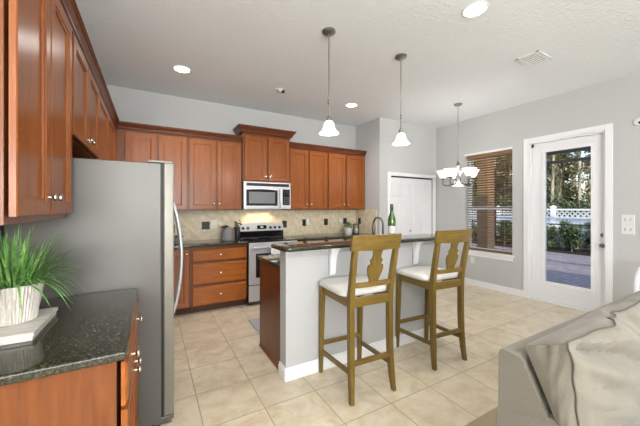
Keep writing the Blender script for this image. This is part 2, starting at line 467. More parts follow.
m.build('slats', 'blind', bl)
bx(XR + .02, XR + .064, wy0 + .014, wy1 - .014, wz0 + .008, wz0 + .026, bev=.003).build('bottom_rail', 'blind', bl)
m = MB()
for y in (wy0 + .14, wy1 - .14): m.tube([(XR + .042, y, wz1 - .05), (XR + .042, y, wz0 + .02)], .0016, 5)
m.build('ladder_cords', 'board', bl)
m = MB().tube([(XR + .012, wy0 + .05, wz1 - .05), (XR + .010, wy0 + .05, wz1 - .72)], .004, 6); m.build('tilt_wand', 'blind', bl)

# door contact sensor, wall sensor, switches, outlet on the right wall
bx(XR + .12 - .1, XR + .05, dy1 - .045, dy1 - .021, 2.33, 2.375, bev=.003).build('contact_sensor', 'bronze')
tag(bpy.data.objects['contact_sensor'], 'small dark contact sensor in the top corner of the patio door frame', 'sensor')
ts = thing('wall_sensor', 'small round white sensor high on the right wall', 'sensor', (XR, 1.175, 2.435))
MB().lathe((XR, 1.175, 2.435), [(.048, 0), (.048, -.012), (.04, -.025), (0, -.028)], 20, 'x').build('housing', 'plastic', ts, True)
MB().lathe((XR - .026, 1.16, 2.42), [(.016, 0), (.014, -.006), (0, -.008)], 14, 'x').build('lens', 'black', ts, True)
def plate(name, o, u, n, w, h, label, cat, holes, group=None, mat='plastic', hm=None, hname='toggle'):
    """wall plate at o (centre), along u, facing n; holes: (du, dz, hw, hh)"""
    o, u, n = V(o), V(u), V(n)
    t = thing(name, label, cat, o, group)
    m = MB(); t0 = .006
    rings = []
    for i, d_ in ((0, 0), (0, t0 - .002), (.003, t0)):
        rings.append([o + u * (a * (w / 2 - i)) + V((0, 0, b * (h / 2 - i))) + n * d_ for a, b in ((-1, -1), (1, -1), (1, 1), (-1, 1))])
    m.loft(rings); m.build('plate', mat, t)
    for du, dz, hw, hh in holes:
        m = MB(); r = []
        for i, d_ in ((0, t0 - .001), (0, t0 + .003), (.002, t0 + .005)):
            r.append([o + u * (du + a * (hw - i)) + V((0, 0, dz + b * (hh - i))) + n * d_ for a, b in ((-1, -1), (1, -1), (1, 1), (-1, 1))])
        m.loft(r); m.build(hname, hm or mat, t)
    return t
for z, txt in ((1.258, 'upper white two-toggle switch plate right of the patio door'), (1.138, 'lower white two-toggle switch plate right of the patio door')):
    plate('switch_plate', (XR, 1.268, z), (0, 1, 0), (-1, 0, 0), .118, .118, txt, 'light switch', [(dx, 0, .008, .018) for dx in (-.025, .025)], hm='lensoff')
plate('power_outlet', (XR, 3.29, .45), (0, 1, 0), (-1, 0, 0), .075, .118, 'white power outlet low on the wall beneath the window', 'outlet', [(0, -.025, .016, .014), (0, .025, .016, .014)], hname='socket')

# knee wall of the bar
KX0, KX1, KY0, KY1, KZ = .945, 2.75, 2.21, 2.335, 1.064
struct(bx(KX0, KX1, KY0, KY1, 0, KZ, bev=.004).build('wall_knee', 'knee'))
m = MB()
for z0, z1, q in ((0, .085, .016), (.085, .105, .010)):
    m.box(KX0 - q, KX1 + q, KY0 - q, KY0, z0, z1, bev=.002)
    m.box(KX0 - q, KX0, KY0, KY1, z0, z1, bev=.002)
    m.box(KX1, KX1 + q, KY0, KY1, z0, z1, bev=.002)
bb('baseboard_knee', m)
m = MB(); m.box(KX0 - .008, KX1 + .008, KY0 - .012, KY0 - .0005, KZ - .07, KZ - .001, bev=.003); struct(m.build('trim_3', 'knee'))

# tiled backsplash
struct(bx(-.72, PX - .012, YB - .012, YB, .915, 1.372).build('trim_4', 'splash'))
struct(bx(PX - .012, PX, 4.16, YB - .012, .915, 1.372).build('trim_5', 'splash'))
struct(bx(XL, XL + .012, 1.2, 2.1, .915, 1.36).build('trim_6', 'splash'))

# ------------------------------------------------------------------ cabinets
def knob(p, n, parent):
    p = V(p); ax = 'x' if abs(n[0]) > .5 else ('-y' if n[1] < 0 else 'y')
    return MB().lathe(p, [(.007, 0), (.005, .004), (.005, .013), (.012, .017), (.0155, .022), (.0145, .027), (.008, .030), (0, .031)], 14, ax).build('knob', 'nickel', parent, True)
def cabinet(name, label, body, doors=(), drawers=(), facing='y', toe=False, gap=.002, group=None, panel_end=None):
    x0, x1, y0, y1, z0, z1 = body
    t = thing(name, label, 'cabinet', ((x0 + x1) / 2, (y0 + y1) / 2, z0), group)
    m = MB()
    zb = z0 + .1 if toe else z0
    m.box(x0, x1, y0, y1, zb, z1)
    m.build('body', 'cherrybox', t)
    if toe:
        if facing == 'x': bx(x0, x1 - .075, y0 + .01, y1 - .01, z0, zb).build('toe_kick', 'toekick', t)
        else: bx(x0, x1, y0 + .06, y1, z0, zb).build('toe_kick', 'toekick', t)
    def front(a0, a1, c0, c1, kind, kp, mat):
        m = MB(); th = .02
        if facing == 'x': o, u, n = (x1 + gap, a0, c0), (0, 1, 0), (1, 0, 0)
        else: o, u, n = (a0, y0 - gap, c0), (1, 0, 0), (0, -1, 0)
        if kind == 'door': m.panel(o, u, (0, 0, 1), n, a1 - a0, c1 - c0)
        else:
            o, u, n = V(o), V(u), V(n)
            rr = []
            for i, dd in ((0, 0), (0, .012), (.004, .016), (.012, .02)):
                rr.append([o + u * a + V((0, 0, b)) + n * dd for a, b in ((i, i), (a1 - a0 - i, i), (a1 - a0 - i, c1 - c0 - i), (i, c1 - c0 - i))])
            m.loft(rr)
        ob = m.build('cabinet_door' if kind == 'door' else 'drawer', mat, t)
        if kp:
            p = (x1 + gap + th, kp[0], kp[1]) if facing == 'x' else (kp[0], y0 - gap - th, kp[1])
            knob(p, n, ob)
    for a0, a1, c0, c1, kp in doors: front(a0, a1, c0, c1, 'door', kp, 'cherry')
    for a0, a1, c0, c1, kp in drawers: front(a0, a1, c0, c1, 'drawer', kp, 'cherryh')
    return t
# left wall, uppers
LX = -.405
cabinet('upper_cabinet', 'tall cherry upper cabinet with two doors above the potted grass plant', (XL + .004, LX, 1.303, 2.078, 1.346, 2.40),
        [(1.309, 1.672, 1.372, 2.375, (1.640, 1.445)), (1.690, 2.068, 1.372, 2.375, (1.722, 1.445))], facing='x', gap=.010)
cabinet('upper_cabinet', 'short cherry two-door cabinet over the refrigerator', (XL + .004, LX, 2.082, 3.046, 1.80, 2.40),
        [(2.112, 2.556, 1.812, 2.375, (2.522, 1.862)), (2.570, 3.036, 1.812, 2.375, (2.606, 1.862))], facing='x', gap=.010)
cabinet('upper_cabinet', 'cherry corner upper cabinet on the left wall behind the refrigerator', (XL + .004, LX, 3.050, YB, 1.372, 2.40),
        [(3.066, 3.70, 1.385, 2.375, None), (3.72, 4.38, 1.385, 2.375, None)], facing='x', gap=.004)
# back wall, uppers
UY = 4.49; U0, U1 = 1.372, 2.40
def up2(x0, x1, d1, d2, label):
    zk = U0 + .09
    return cabinet('upper_cabinet', label, (x0, x1, UY, YB - .0125, U0, U1),
        [(d1[0], d1[1], U0 + .012, U1 - .03, (d1[1] - .03, zk)), (d2[0], d2[1], U0 + .012, U1 - .03, (d2[0] + .03, zk))])
c = cabinet('upper_cabinet', 'cherry upper cabinet in the left corner of the back wall', (-.400, .440, UY, YB - .0125, U0, U1),
        [(-.29, .055, U0 + .012, U1 - .03, (.025, U0 + .09)), (.085, .42, U0 + .012, U1 - .03, (.115, U0 + .09))])
up2(.444, 1.192, (.456, .812), (.832, 1.18), 'cherry upper cabinet left of the microwave above the grey vase')
cabinet('upper_cabinet', 'raised cherry cabinet with its own crown above the microwave', (1.196, 1.966, 4.44, YB - .0125, 1.808, 2.54),
        [(1.22, 1.57, 1.822, 2.50, (1.54, 1.885)), (1.592, 1.945, 1.822, 2.50, (1.622, 1.885))])
up2(1.970, 2.712, (1.985, 2.325), (2.350, 2.70), 'cherry upper cabinet right of the microwave')
up2(2.716, PX - .014, (2.735, 3.085), (3.125, 3.535), 'cherry upper cabinet at the right end next to the grey wall')

def sweep(prof, path, name, mat, label, z, closed_ends=True):
    """crown: prof of (out, up); path of (x, y) with the outside to the right of travel"""
    P = [V((x, y, 0)) for x, y in path]
    rings = []
    for i, p in enumerate(P):
        ds = []
        if i > 0: ds.append((P[i] - P[i - 1]).normalized())
        if i < len(P) - 1: ds.append((P[i + 1] - P[i]).normalized())
        ns = [V((d_.y, -d_.x, 0)) for d_ in ds]
        nn = sum(ns, V((0, 0, 0))).normalized(); k = 1 / max(.3, nn.dot(ns[0]))
        rings.append([p + nn * (o * k) + V((0, 0, z + u)) for o, u in prof])
    m = MB().loft(rings)
    return tag(m.build(name, mat, origin=(P[0].x, P[0].y, z)), label, 'crown moulding')
crown = [(-.05, 0), (.024, 0), (.028, .012), (.036, .016), (.040, .03), (.062, .066), (.076, .078), (.076, .088), (.084, .092), (.084, .105), (-.05, .105)]
sc = [(o * .72, u * .80) for o, u in crown]
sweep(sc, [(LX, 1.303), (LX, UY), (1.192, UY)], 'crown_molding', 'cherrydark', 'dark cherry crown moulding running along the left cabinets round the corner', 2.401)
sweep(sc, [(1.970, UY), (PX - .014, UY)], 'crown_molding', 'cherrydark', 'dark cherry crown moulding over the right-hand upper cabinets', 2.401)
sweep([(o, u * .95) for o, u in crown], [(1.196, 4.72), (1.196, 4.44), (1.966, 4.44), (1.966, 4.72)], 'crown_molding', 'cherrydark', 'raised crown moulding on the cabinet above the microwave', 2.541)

# left base cabinet with granite top
cabinet('base_cabinet', 'cherry base cabinet with plain end panel under the near granite counter', (XL + .004, -.103, 1.215, 2.095, 0, .883),
        [(1.225, 1.648, .115, .70, (1.612, .65)), (1.662, 2.085, .115, .70, (1.70, .65))],
        [(1.225, 1.648, .715, .868, (1.436, .80)), (1.662, 2.085, .715, .868, (1.873, .80))], facing='x', toe=True, gap=.012)
tag(bx(XL + .013, -.072, 1.193, 2.103, .884, .915, bev=.009, seg=4).build('granite_countertop', 'granite', None, True, (-.4, 1.65, .884)), 'dark green granite countertop at the near left with the plant on it', 'countertop')
# back base cabinets
BY = 4.20
cabinet('base_cabinet', 'cherry corner base cabinet with a full-height door beside the refrigerator', (-.10, .438, BY, YB - .0125, 0, .883), [(-.04, .425, .105, .85, (.39, .80))], toe=True)
cabinet('base_cabinet', 'cherry base cabinet with three stacked drawers left of the range', (.442, 1.192, BY, YB - .0125, 0, .883), (),
        [(.465, 1.18, .690, .838, (.822, .765)), (.465, 1.18, .385, .655, (.822, .52)), (.465, 1.18, .102, .350, (.822, .235))], toe=True)
bw = (PX - .004 - 1.970) / 3
for k, txt in enumerate(('cherry base cabinet right of the range behind the bar', 'middle cherry base cabinet behind the bar, below the dark outlet', 'cherry base cabinet at the right end behind the bar under the mint plant')):
    a = 1.970 + k * bw; b = a + bw - .004; c = (a + b) / 2
    cabinet('base_cabinet', txt, (a, b, BY, YB - .0125, 0, .883),
        [(a + .012, c - .006, .105, .66, (c - .035, .61)), (c + .006, b - .012, .105, .66, (c + .035, .61))], [(a + .012, b - .012, .69, .838, (c, .765))], toe=True)
cabinet('base_cabinet', 'cherry base cabinet on the left wall hidden behind the refrigerator', (XL + .004, -.104, 3.06, YB - .0125, 0, .883), [(3.08, 3.6, .115, .86, None)], facing='x', toe=True)
m = MB().box(XL, 1.194, 4.15, YB - .0125, .884, .915, bev=.006).box(XL, -.075, 3.055, 4.15, .884, .915, bev=.006)
tag(m.build('granite_countertop', 'granite', None, True, (.4, 4.5, .884)), 'dark granite countertop left of the range with the grey vase', 'countertop')
tag(bx(1.966, PX - .0125, 4.15, YB - .0125, .884, .915, bev=.006).build('granite_countertop', 'granite', None, True, (2.8, 4.5, .884)), 'dark granite countertop right of the range along the back wall', 'countertop')

# island: cabinet, low counter, raised bar
t = thing('island_cabinet', 'cherry island cabinet with a flat end panel behind the bar wall', 'cabinet', (1.8, 2.64, 0))
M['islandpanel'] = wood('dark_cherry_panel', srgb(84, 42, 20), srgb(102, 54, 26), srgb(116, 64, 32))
m = MB().box(.975, 2.62, 2.337, 2.93, .10, .883); m.build('body', 'cherrybox', t)
bx(.975, 2.62, 2.337, 2.86, 0, .10).build('toe_kick', 'toekick', t)
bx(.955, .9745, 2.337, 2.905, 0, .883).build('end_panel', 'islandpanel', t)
bx(.949, .955, 2.337, 2.905, 0, .022).build('shoe_molding', 'cherry', t)
for k in range(4):
    a = .99 + k * .408
    MB().panel((a + .395, 2.932, .12), (-1, 0, 0), (0, 0, 1), (0, 1, 0), .39, .73).build('cabinet_door', 'cherry', t)
tag(bx(.938, 2.66, 2.3365, 2.925, .884, .915, bev=.008, seg=3).build('granite_countertop', 'granite', None, True, (1.8, 2.6, .884)), 'low granite countertop of the island behind the raised bar', 'countertop')
# bar top with rounded corners
def round_rect(x0, x1, y0, y1, r, z, n=6):
    pts = []
    for cx, cy, a0 in ((x1 - r, y1 - r, 0), (x0 + r, y1 - r, 90), (x0 + r, y0 + r, 180), (x1 - r, y0 + r, 270)):
        for k in range(n + 1):
            a = RAD(a0 + 90 * k / n); pts.append((cx + r * cos(a), cy + r * sin(a), z))
    return pts
m = MB(); BX0, BX1, BY0, BY1 = .865, 2.83, 2.035, 2.385
rr = [round_rect(BX0 + i, BX1 - i, BY0 + i, BY1 - i, .06 - i, z) for i, z in ((.012, 1.0655), (.003, 1.069), (0, 1.076), (0, 1.090), (.003, 1.097), (.012, 1.100))]
m.loft(rr)
tag(m.build('bar_countertop', 'granite', None, True, (1.85, 2.2, 1.0655)), 'dark granite raised bar top with rounded corners over the stools', 'countertop')
# corbels
def corbel(x):
    m = MB(); rings = []
    y0 = KY0 - .013
    for z, pr, hw in ((.812, .010, .026), (.830, .020, .028), (.88, .024, .029), (.94, .030, .030), (.99, .040, .032), (1.02, .054, .035), (1.035, .058, .036), (1.036, .068, .042), (1.0645, .070, .043)):
        rings.append([V((x + sx * hw, y, z)) for sx, y in ((-1, y0), (1, y0), (1, y0 - pr), (-1, y0 - pr))])
    return tag(m.loft(rings).build('corbel', 'trim', None, False, (x, KY0, .812)), 'x', 'corbel', 'corbels under the bar')
corbel(1.375)['label'] = 'white corbel under the bar behind the nearer stool, left one'
corbel(2.405)['label'] = 'white corbel under the bar between the two stools, right one'

# ------------------------------------------------------------------ refrigerator
t = thing('refrigerator', 'stainless side-by-side refrigerator with grey side panel', 'refrigerator', (-.3, 2.58, 0))
FY0, FY1 = 2.135, 3.040
bx(-.665, .055, FY0, FY1, .03, 1.685, bev=.006).build('body', 'fridgeside', t)
bx(.055, .068, FY0 + .008, FY1 - .008, .06, 1.69).build('gasket', 'gasket', t)
for y0, y1, nm in ((FY0, 2.545, 'a'), (2.551, FY1, 'b')):
    dr = bx(.068, .128, y0, y1, .065, 1.69, bev=.008, seg=3).build('fridge_door', 'fridgedoor', t, True)
    hy = 2.505 if nm == 'a' else 2.592
    pts = [(.128, hy, 1.46)]
    for k in range(13):
        s = k / 12; pts.append((.140 + .062 * sin(pi * s) ** .8, hy, 1.445 - s * .85))
    pts.append((.128, hy, .58))
    MB().tube(pts, .0125, 10).build('handle', 'steel', dr, True)
bx(-.02, .118, FY0 + .02, FY0 + .09, 1.691, 1.704, bev=.004).build('hinge_cover', 'fridgedoor', t)
m = MB().box(.02, .115, FY0 + .012, FY0 + .075, .012, .062, bev=.004).box(.05, .127, FY0 + .004, FY0 + .05, .035, .06, bev=.004); m.build('hinge_bracket', 'steeldark', t)
bx(-.63, .05, FY0 + .02, FY1 - .02, 0, .03).build('foot_rail', 'gasket', t)

# ------------------------------------------------------------------ range and microwave
t = thing('range', 'stainless electric range with black cooktop between the base cabinets', 'range', (1.58, 4.45, 0))
RX0, RX1 = 1.200, 1.960
bx(RX0, RX1, 4.165, 4.785, .03, .905).build('body', 'blackmat', t)
bx(RX0 + .02, RX1 - .02, 4.25, 4.75, 0, .03).build('plinth', 'blackmat', t)
bx(RX0 - .002, RX1 + .002, 4.125, 4.70, .906, .918, bev=.003).build('cooktop', 'black', t)
dr = MB().box(RX0 + .004, RX1 - .004, 4.125, 4.163, .30, .90, bev=.004).build('oven_door', 'steel', t)
bx(RX0 + .10, RX1 - .10, 4.1225, 4.125, .40, .74).build('oven_window', 'blackglass', dr)
hz = .835
m = MB().tube([(RX0 + .05, 4.07, hz), (RX1 - .05, 4.07, hz)], .013, 10)
for x in (RX0 + .08, RX1 - .08): m.tube([(x, 4.07, hz), (x, 4.126, hz)], .009, 8)
m.build('handle', 'steel', dr, True)
bx(RX0 + .004, RX1 - .004, 4.125, 4.163, .06, .285, bev=.004).build('storage_drawer', 'steel', t)
# backguard with an arched top
pts = [(RX0, 4.70, .919), (RX1, 4.70, .919), (RX1, 4.70, 1.128)] + [(RX1 - (RX1 - RX0) * s, 4.70, 1.128 + .035 * sin(pi * s)) for s in [k / 14 for k in range(1, 14)]] + [(RX0, 4.70, 1.128)]
MB().prism(pts, (0, .085, 0)).build('backguard', 'steel', t)
bx(RX0 + .002, RX1 - .002, 4.694, 4.6998, .921, 1.025).build('backguard_base', 'black', t)
for x in (RX0 + .07, RX0 + .15, RX1 - .23, RX1 - .15, RX1 - .07):
    MB().lathe((x, 4.6995, 1.075), [(.024, 0), (.022, .012), (.018, .026), (0, .028)], 14, '-y').build('control_knob', 'blackmat', t, True)
cd = bx(1.50, 1.66, 4.695, 4.6998, 1.055, 1.115, bev=.002).build('control_panel', 'black', t)
bx(1.555, 1.605, 4.694, 4.695, 1.075, 1.098).build('clock_display', 'dispgreen', cd)
for (x, y, r) in ((1.40, 4.28, .09), (1.76, 4.28, .075), (1.40, 4.55, .07), (1.76, 4.55, .09)):
    MB().lathe((x, y, .9183), [(r, 0), (r, .0006), (r - .004, .0006), (r - .004, 0)], 28).build('burner', 'steeldark', t)

tw = MB().grid(6, 14, lambda a, b: V((1.50 + a * .14, 4.052 - .004 * sin(a * 9) - .006 * b if b < .96 else 4.056, .849 - .20 * b)))
o = tw.build('dish_towel', 'towel', None, True, (1.57, 4.05, .65)); 
sm = o.modifiers.new('thick', 'SOLIDIFY'); sm.thickness = .006
tag(o, 'white dish towel hanging on the oven handle of the range', 'towel')

t = thing('microwave', 'stainless microwave mounted above the range', 'microwave', (1.58, 4.58, 1.385))
MX0, MX1, MZ0, MZ1, MY = 1.200, 1.962, 1.385, 1.802, 4.415
bx(MX0, MX1, MY, YB - .013, MZ0, MZ1).build('body', 'steeldark', t)
bx(MX0, MX1, MY - .02, MY, MZ1 - .088, MZ1, bev=.003).build('vent_panel', 'steel', t)
bx(MX0 + .04, MX1 - .03, MY - .022, MY - .0195, MZ1 - .066, MZ1 - .02).build('vent_grille', 'blackmat', t)
dr = bx(MX0, 1.802, MY - .028, MY, MZ0, MZ1 - .09, bev=.004).build('microwave_door', 'steel', t)
mm = MB()
mm.prism([(MX0 + .035, MY - .0295, MZ0 + .05), (1.735, MY - .0295, MZ0 + .05), (1.735, MY - .0295, MZ1 - .125)] + [(1.735 - .5 * s, MY - .0295, MZ1 - .125 + .012 * sin(pi * s)) for s in (.25, .5, .75)] + [(MX0 + .035, MY - .0295, MZ1 - .125)], (0, .003, 0))
gl = mm.build('door_window', 'blackglass', dr)
bx(MX0 + .075, 1.69, MY - .0305, MY - .0296, MZ0 + .085, MZ1 - .155).build('window_screen', 'screen', gl)
MB().tube([(1.772, MY - .028, MZ1 - .115)] + [(1.772, MY - .045 - .028 * sin(pi * s), MZ1 - .12 - .275 * s) for s in [k / 8 for k in range(9)]] + [(1.772, MY - .028, MZ0 + .02)], .0105, 9).build('handle', 'steel', dr, True)
cp = bx(1.805, MX1, MY - .026, MY, MZ0, MZ1 - .09, bev=.004).build('control_panel', 'steel', t)
kp = bx(1.82, MX1 - .018, MY - .0275, MY - .026, MZ0 + .06, MZ1 - .105).build('keypad', 'black', cp)
bx(1.832, MX1 - .03, MY - .0285, MY - .0275, MZ1 - .165, MZ1 - .125).build('display', 'blackglass', kp)
for r in range(4):
    for q in range(3):
        bx(1.838 + q * .034, 1.860 + q * .034, MY - .0285, MY - .0275, MZ0 + .08 + r * .03, MZ0 + .098 + r * .03).build('key', 'steeldark', kp)
lamp('cooktop_lamp_left', 'SPOT', (1.44, 4.66, 1.38), 5, (1, .74, .42), (RAD(12), 0, 0), spot_size=RAD(130), spot_blend=.8, shadow_soft_size=.03)
lamp('cooktop_lamp_right', 'SPOT', (1.66, 4.66, 1.38), 5, (1, .74, .42), (RAD(12), 0, 0), spot_size=RAD(130), spot_blend=.8, shadow_soft_size=.03)

# outlets on the backsplash
by = YB - .0125
for x, z, mat, txt in ((.255, 1.10, 'bronze', 'dark outlet on the backsplash beside the refrigerator handle'), (.722, 1.132, 'bronze', 'dark outlet on the backsplash left of the grey vase'),
                       (2.02, 1.118, 'bronze', 'dark outlet on the backsplash just right of the range'), (2.41, 1.135, 'bronze', 'dark outlet with a white plug right of the range'),
                       (2.865, 1.138, 'bronze', 'dark outlet on the backsplash left of the mint plant'), (3.30, 1.145, 'bronze', 'dark outlet on the backsplash above the mint plant'),
                       (.842, 1.152, 'plastic', 'white switch plate on the backsplash above the grey vase')):
    plate('power_outlet' if mat == 'bronze' else 'switch_plate', (x, by, z), (1, 0, 0), (0, -1, 0), .115 if abs(x - .722) < .01 else .082, .118, txt, 'outlet' if mat == 'bronze' else 'light switch',
          [(0, -.025, .016, .014), (0, .025, .016, .014)] if mat == 'bronze' else [(0, 0, .006, .014)], mat=mat, hname='socket' if mat == 'bronze' else 'toggle')
plate('power_outlet', (PX - .0125, 4.655, 1.145), (0, 1, 0), (-1, 0, 0), .08, .118, 'dark outlet on the tiled side wall of the pantry', 'outlet', [(0, -.025, .016, .014), (0, .025, .016, .014)], mat='bronze', hname='socket')
tag(bx(2.425, 2.475, by - .055, by - .0115, 1.10, 1.21, bev=.008).build('plug_adapter', 'plastic', None, True, (2.45, by, 1.15)), 'white plug-in device on the dark outlet right of the range', 'plug')
tag(MB().lathe((3.175, by, 1.158), [(.045, 0), (.045, .03), (.035, .042), (0, .046)], 20, '-y').build('night_light', 'plastic', None, True, (3.175, by, 1.158)), 'round white plug-in light on the backsplash beside the corner outlet', 'night light')

# ------------------------------------------------------------------ things on the counters
def leaf(m, p, d, L, w, droop=.3, seg=4, up=V((0, 0, 1))):
    p, d = V(p), V(d).normalized(); s = d.cross(up)
    s = s.normalized() if s.length > 1e-3 else V((1, 0, 0))
    A, B = [], []
    for k in range(seg + 1):
        u = k / seg; q = p + d * (L * u) - up * (droop * L * u * u); ww = w * (sin(pi * min(1, u * .92 + .08)) ** .7) / 2 + 1e-4
        A.append(m.bm.verts.new(q - s * ww)); B.append(m.bm.verts.new(q + s * ww))
    for k in range(seg): m.bm.faces.new((A[k], A[k + 1], B[k + 1], B[k]))
# grey vase with greenery, dark vase beside it
vz = .915; vx, vy = .985, 4.52
t = thing('vase', 'ribbed grey vase with dark leaves on the counter left of the range', 'vase', (vx, vy, vz))
MB().lathe((vx, vy, vz), [(.078, 0), (.088, .01), (.09, .12), (.08, .17), (.05, .195), (.048, .205), (.04, .205), (.04, .17), (0, .165)], 28).build('vessel', 'greyvase', t, True)
m = MB(); rnd = random.Random(3)
for k in range(7):
    a = rnd.uniform(0, 2 * pi); 
    for q in range(3): leaf(m, (vx + .02 * cos(a), vy + .02 * sin(a), vz + .19), (-abs(cos(a)) * 1.1, sin(a), .5 + .5 * rnd.random()), rnd.uniform(.10, .2), .035, .5)
for k in range(6): leaf(m, (vx - .01, vy, vz + .2), (-1, rnd.uniform(-.3, .3), .3), .24, .03, .25)
m.build('foliage', 'leafdark', t)
dx, dy = 1.148, 4.56
t = thing('dark_vase', 'slim black vase with a leafy sprig beside the grey vase', 'vase', (dx, dy, vz))
MB().lathe((dx, dy, vz), [(.035, 0), (.04, .01), (.04, .17), (.028, .19), (.022, .19), (.022, .15), (0, .15)], 20).build('vessel', 'blackmat', t, True)
m = MB()
for k in range(46):
    a = rnd.uniform(0, 2 * pi); e = rnd.uniform(.1, 1.2)
    c0 = V((dx + rnd.uniform(-.05, .04), dy + rnd.uniform(-.05, .05), vz + .17 + rnd.uniform(0, .11)))
    leaf(m, c0, (cos(a), sin(a), e), rnd.uniform(.04, .07), .034, .3)
for v in m.bm.verts: v.co.x = max(v.co.x, 1.082 + .1 * (v.co.x - 1.082))
m.build('foliage', 'leafdark', t)
# canister by the fridge handle
t = thing('canister', 'small steel canister on the counter behind the refrigerator handle', 'canister', (.33, 4.45, vz))
MB().lathe((.33, 4.45, vz), [(.05, 0), (.055, .006), (.055, .085), (.05, .09)], 24).build('vessel', 'steel', t, True)
MB().lathe((.33, 4.45, vz + .0905), [(.056, 0), (.056, .012), (.012, .02), (.012, .032), (0, .035)], 24).build('lid', 'blackmat', t, True)
# mint plant and glass jar
px_, py_ = 3.16, 4.47
t = thing('potted_plant', 'small green plant in a white pot on the counter beside the glass jar', 'plant', (px_, py_, vz))
MB().lathe((px_, py_, vz), [(.055, 0), (.06, .006), (.074, .12), (.074, .13), (.066, .13), (.062, .10), (0, .10)], 24).build('pot', 'porcelain', t, True)
m = MB(); rnd = random.Random(5)
for k in range(90):
    a = rnd.uniform(0, 2 * pi); r = rnd.uniform(0, .07)
    leaf(m, (px_ + r * cos(a), py_ + r * sin(a), vz + .11 + rnd.uniform(0, .10)), (cos(a), sin(a), rnd.uniform(.1, 1)), rnd.uniform(.04, .07), .036, .3)
m.build('foliage', 'leafmint', t)
jx, jy = 3.36, 4.50
t = thing('glass_jar', 'glass jar with cream contents beside the small potted plant', 'jar', (jx, jy, vz))
MB().lathe((jx, jy, vz), [(.052, 0), (.056, .004), (.056, .16), (.05, .172), (.047, .17), (.052, .158), (.052, .01), (0, .008)], 24).build('glass', 'jarglass', t, True)
MB().lathe((jx, jy, vz + .0102), [(.048, 0), (.049, .003), (.049, .10), (0, .105)], 20).build('contents', 'cream', t, True)
MB().lathe((jx, jy, vz + .173), [(.055, 0), (.055, .016), (.02, .022), (0, .023)], 24).build('lid', 'steeldark', t, True)
# faucet
fx, fy = 2.30, 2.57
t = thing('faucet', 'dark steel gooseneck faucet on the island behind the bar', 'faucet', (fx, fy, .915))
MB().lathe((fx, fy, .915), [(.028, 0), (.028, .01), (.02, .02), (.02, .07), (.015, .08), (0, .081)], 18).build('base', 'steeldark', t, True)
pts = [(fx, fy, .985), (fx, fy, 1.19)] + [(fx, fy + .085 - .085 * cos(a), 1.205 + .085 * sin(a)) for a in [pi * k / 10 for k in range(11)]] + [(fx, fy + .17, 1.18)]
MB().tube(pts, .0115, 12).build('neck', 'steeldark', t, True)
MB().lathe((fx, fy + .17, 1.055), [(.013, 0), (.017, .006), (.0175, .07), (.013, .13), (0, .131)], 14).build('spray_head', 'steeldark', t, True)
MB().tube([(fx, fy, .96), (fx + .05, fy, .975), (fx + .085, fy, 1.0)], [.008, .007, .006], 8).build('lever', 'steeldark', t, True)
# wine bottle and wooden tray on the bar
bX, bY, bZ = 2.115, 2.235, 1.1005
t = thing('wine_bottle', 'green wine bottle with pale label standing on the bar', 'bottle', (bX, bY, bZ))
MB().lathe((bX, bY, bZ), [(.034, 0), (.039, .006), (.039, .175), (.034, .205), (.019, .245), (.0155, .275), (.0155, .335), (0, .336)], 26).build('glass', 'wineglass', t, True)
MB().lathe((bX, bY, bZ), [(.0395, .045), (.0396, .046), (.0396, .118), (.0395, .119)], 26, cap=False).build('paper_label', 'winelabel', t, True)
MB().lathe((bX, bY, bZ), [(.0162, .27), (.0166, .271), (.0166, .338), (0, .339)], 20).build('foil', 'bottlefoil', t, True)

# potted grass on the whitewashed board
t = thing('serving_board', 'whitewashed wooden serving board under the potted grass', 'board', (-.5, 1.6, .9155))
bx(-.70, -.372, 1.452, 1.775, .9315, .946, bev=.003).build('board', 'board', t)
bx(-.696, -.377, 1.457, 1.770, .9155, .931, bev=.002).build('base', 'board', t)
pX, pY, pZ = -.480, 1.636, .9465
t = thing('potted_grass', 'bushy green artificial grass in a white ribbed pot at left', 'plant', (pX, pY, pZ))
m = MB(); rings = []; seg = 96
for z, r in ((0, .062), (.004, .066), (.075, .078), (.145, .089), (.15, .090), (.15, .084), (.13, .082)):
    rings.append([V((pX, pY, pZ + z)) + V((cos(a), sin(a), 0)) * (r + ((.0034 * (k % 2)) + .0018 * noise.noise(V((k * 1.7, z * 20, 0))) if .002 < z < .149 and r > .065 and z != .13 else 0)) for k, a in ((k, 2 * pi * k / seg) for k in range(seg))])
m.loft(rings); m.build('pot', 'potwhite', t)
MB().lathe((pX, pY, pZ + .128), [(.081, 0), (.081, .004), (0, .008)], 24).build('soil', 'soil', t)
m = MB(); rnd = random.Random(11)
for k in range(330):
    a = rnd.uniform(0, 2 * pi); r = .07 * math.sqrt(rnd.random()); out = rnd.uniform(.1, 1.25)
    L = rnd.uniform(.15, .33)
    d_ = V((cos(a) * out, sin(a) * out, rnd.uniform(.7, 1.15)))
    leaf(m, (pX + r * cos(a), pY + r * sin(a), pZ + .13), d_, L, rnd.uniform(.004, .0085), rnd.uniform(.25, 1.05) * min(1, out + .1), 8)
for v in m.bm.verts:
    if v.co.x < XL + .02: v.co.x = XL + .02 + rnd.uniform(0, .004)
    if v.co.z < .95: v.co.z = .95
    if v.co.z > 1.335: v.co.z = 1.335
m.build('grass_blades', 'leafgrass', t)

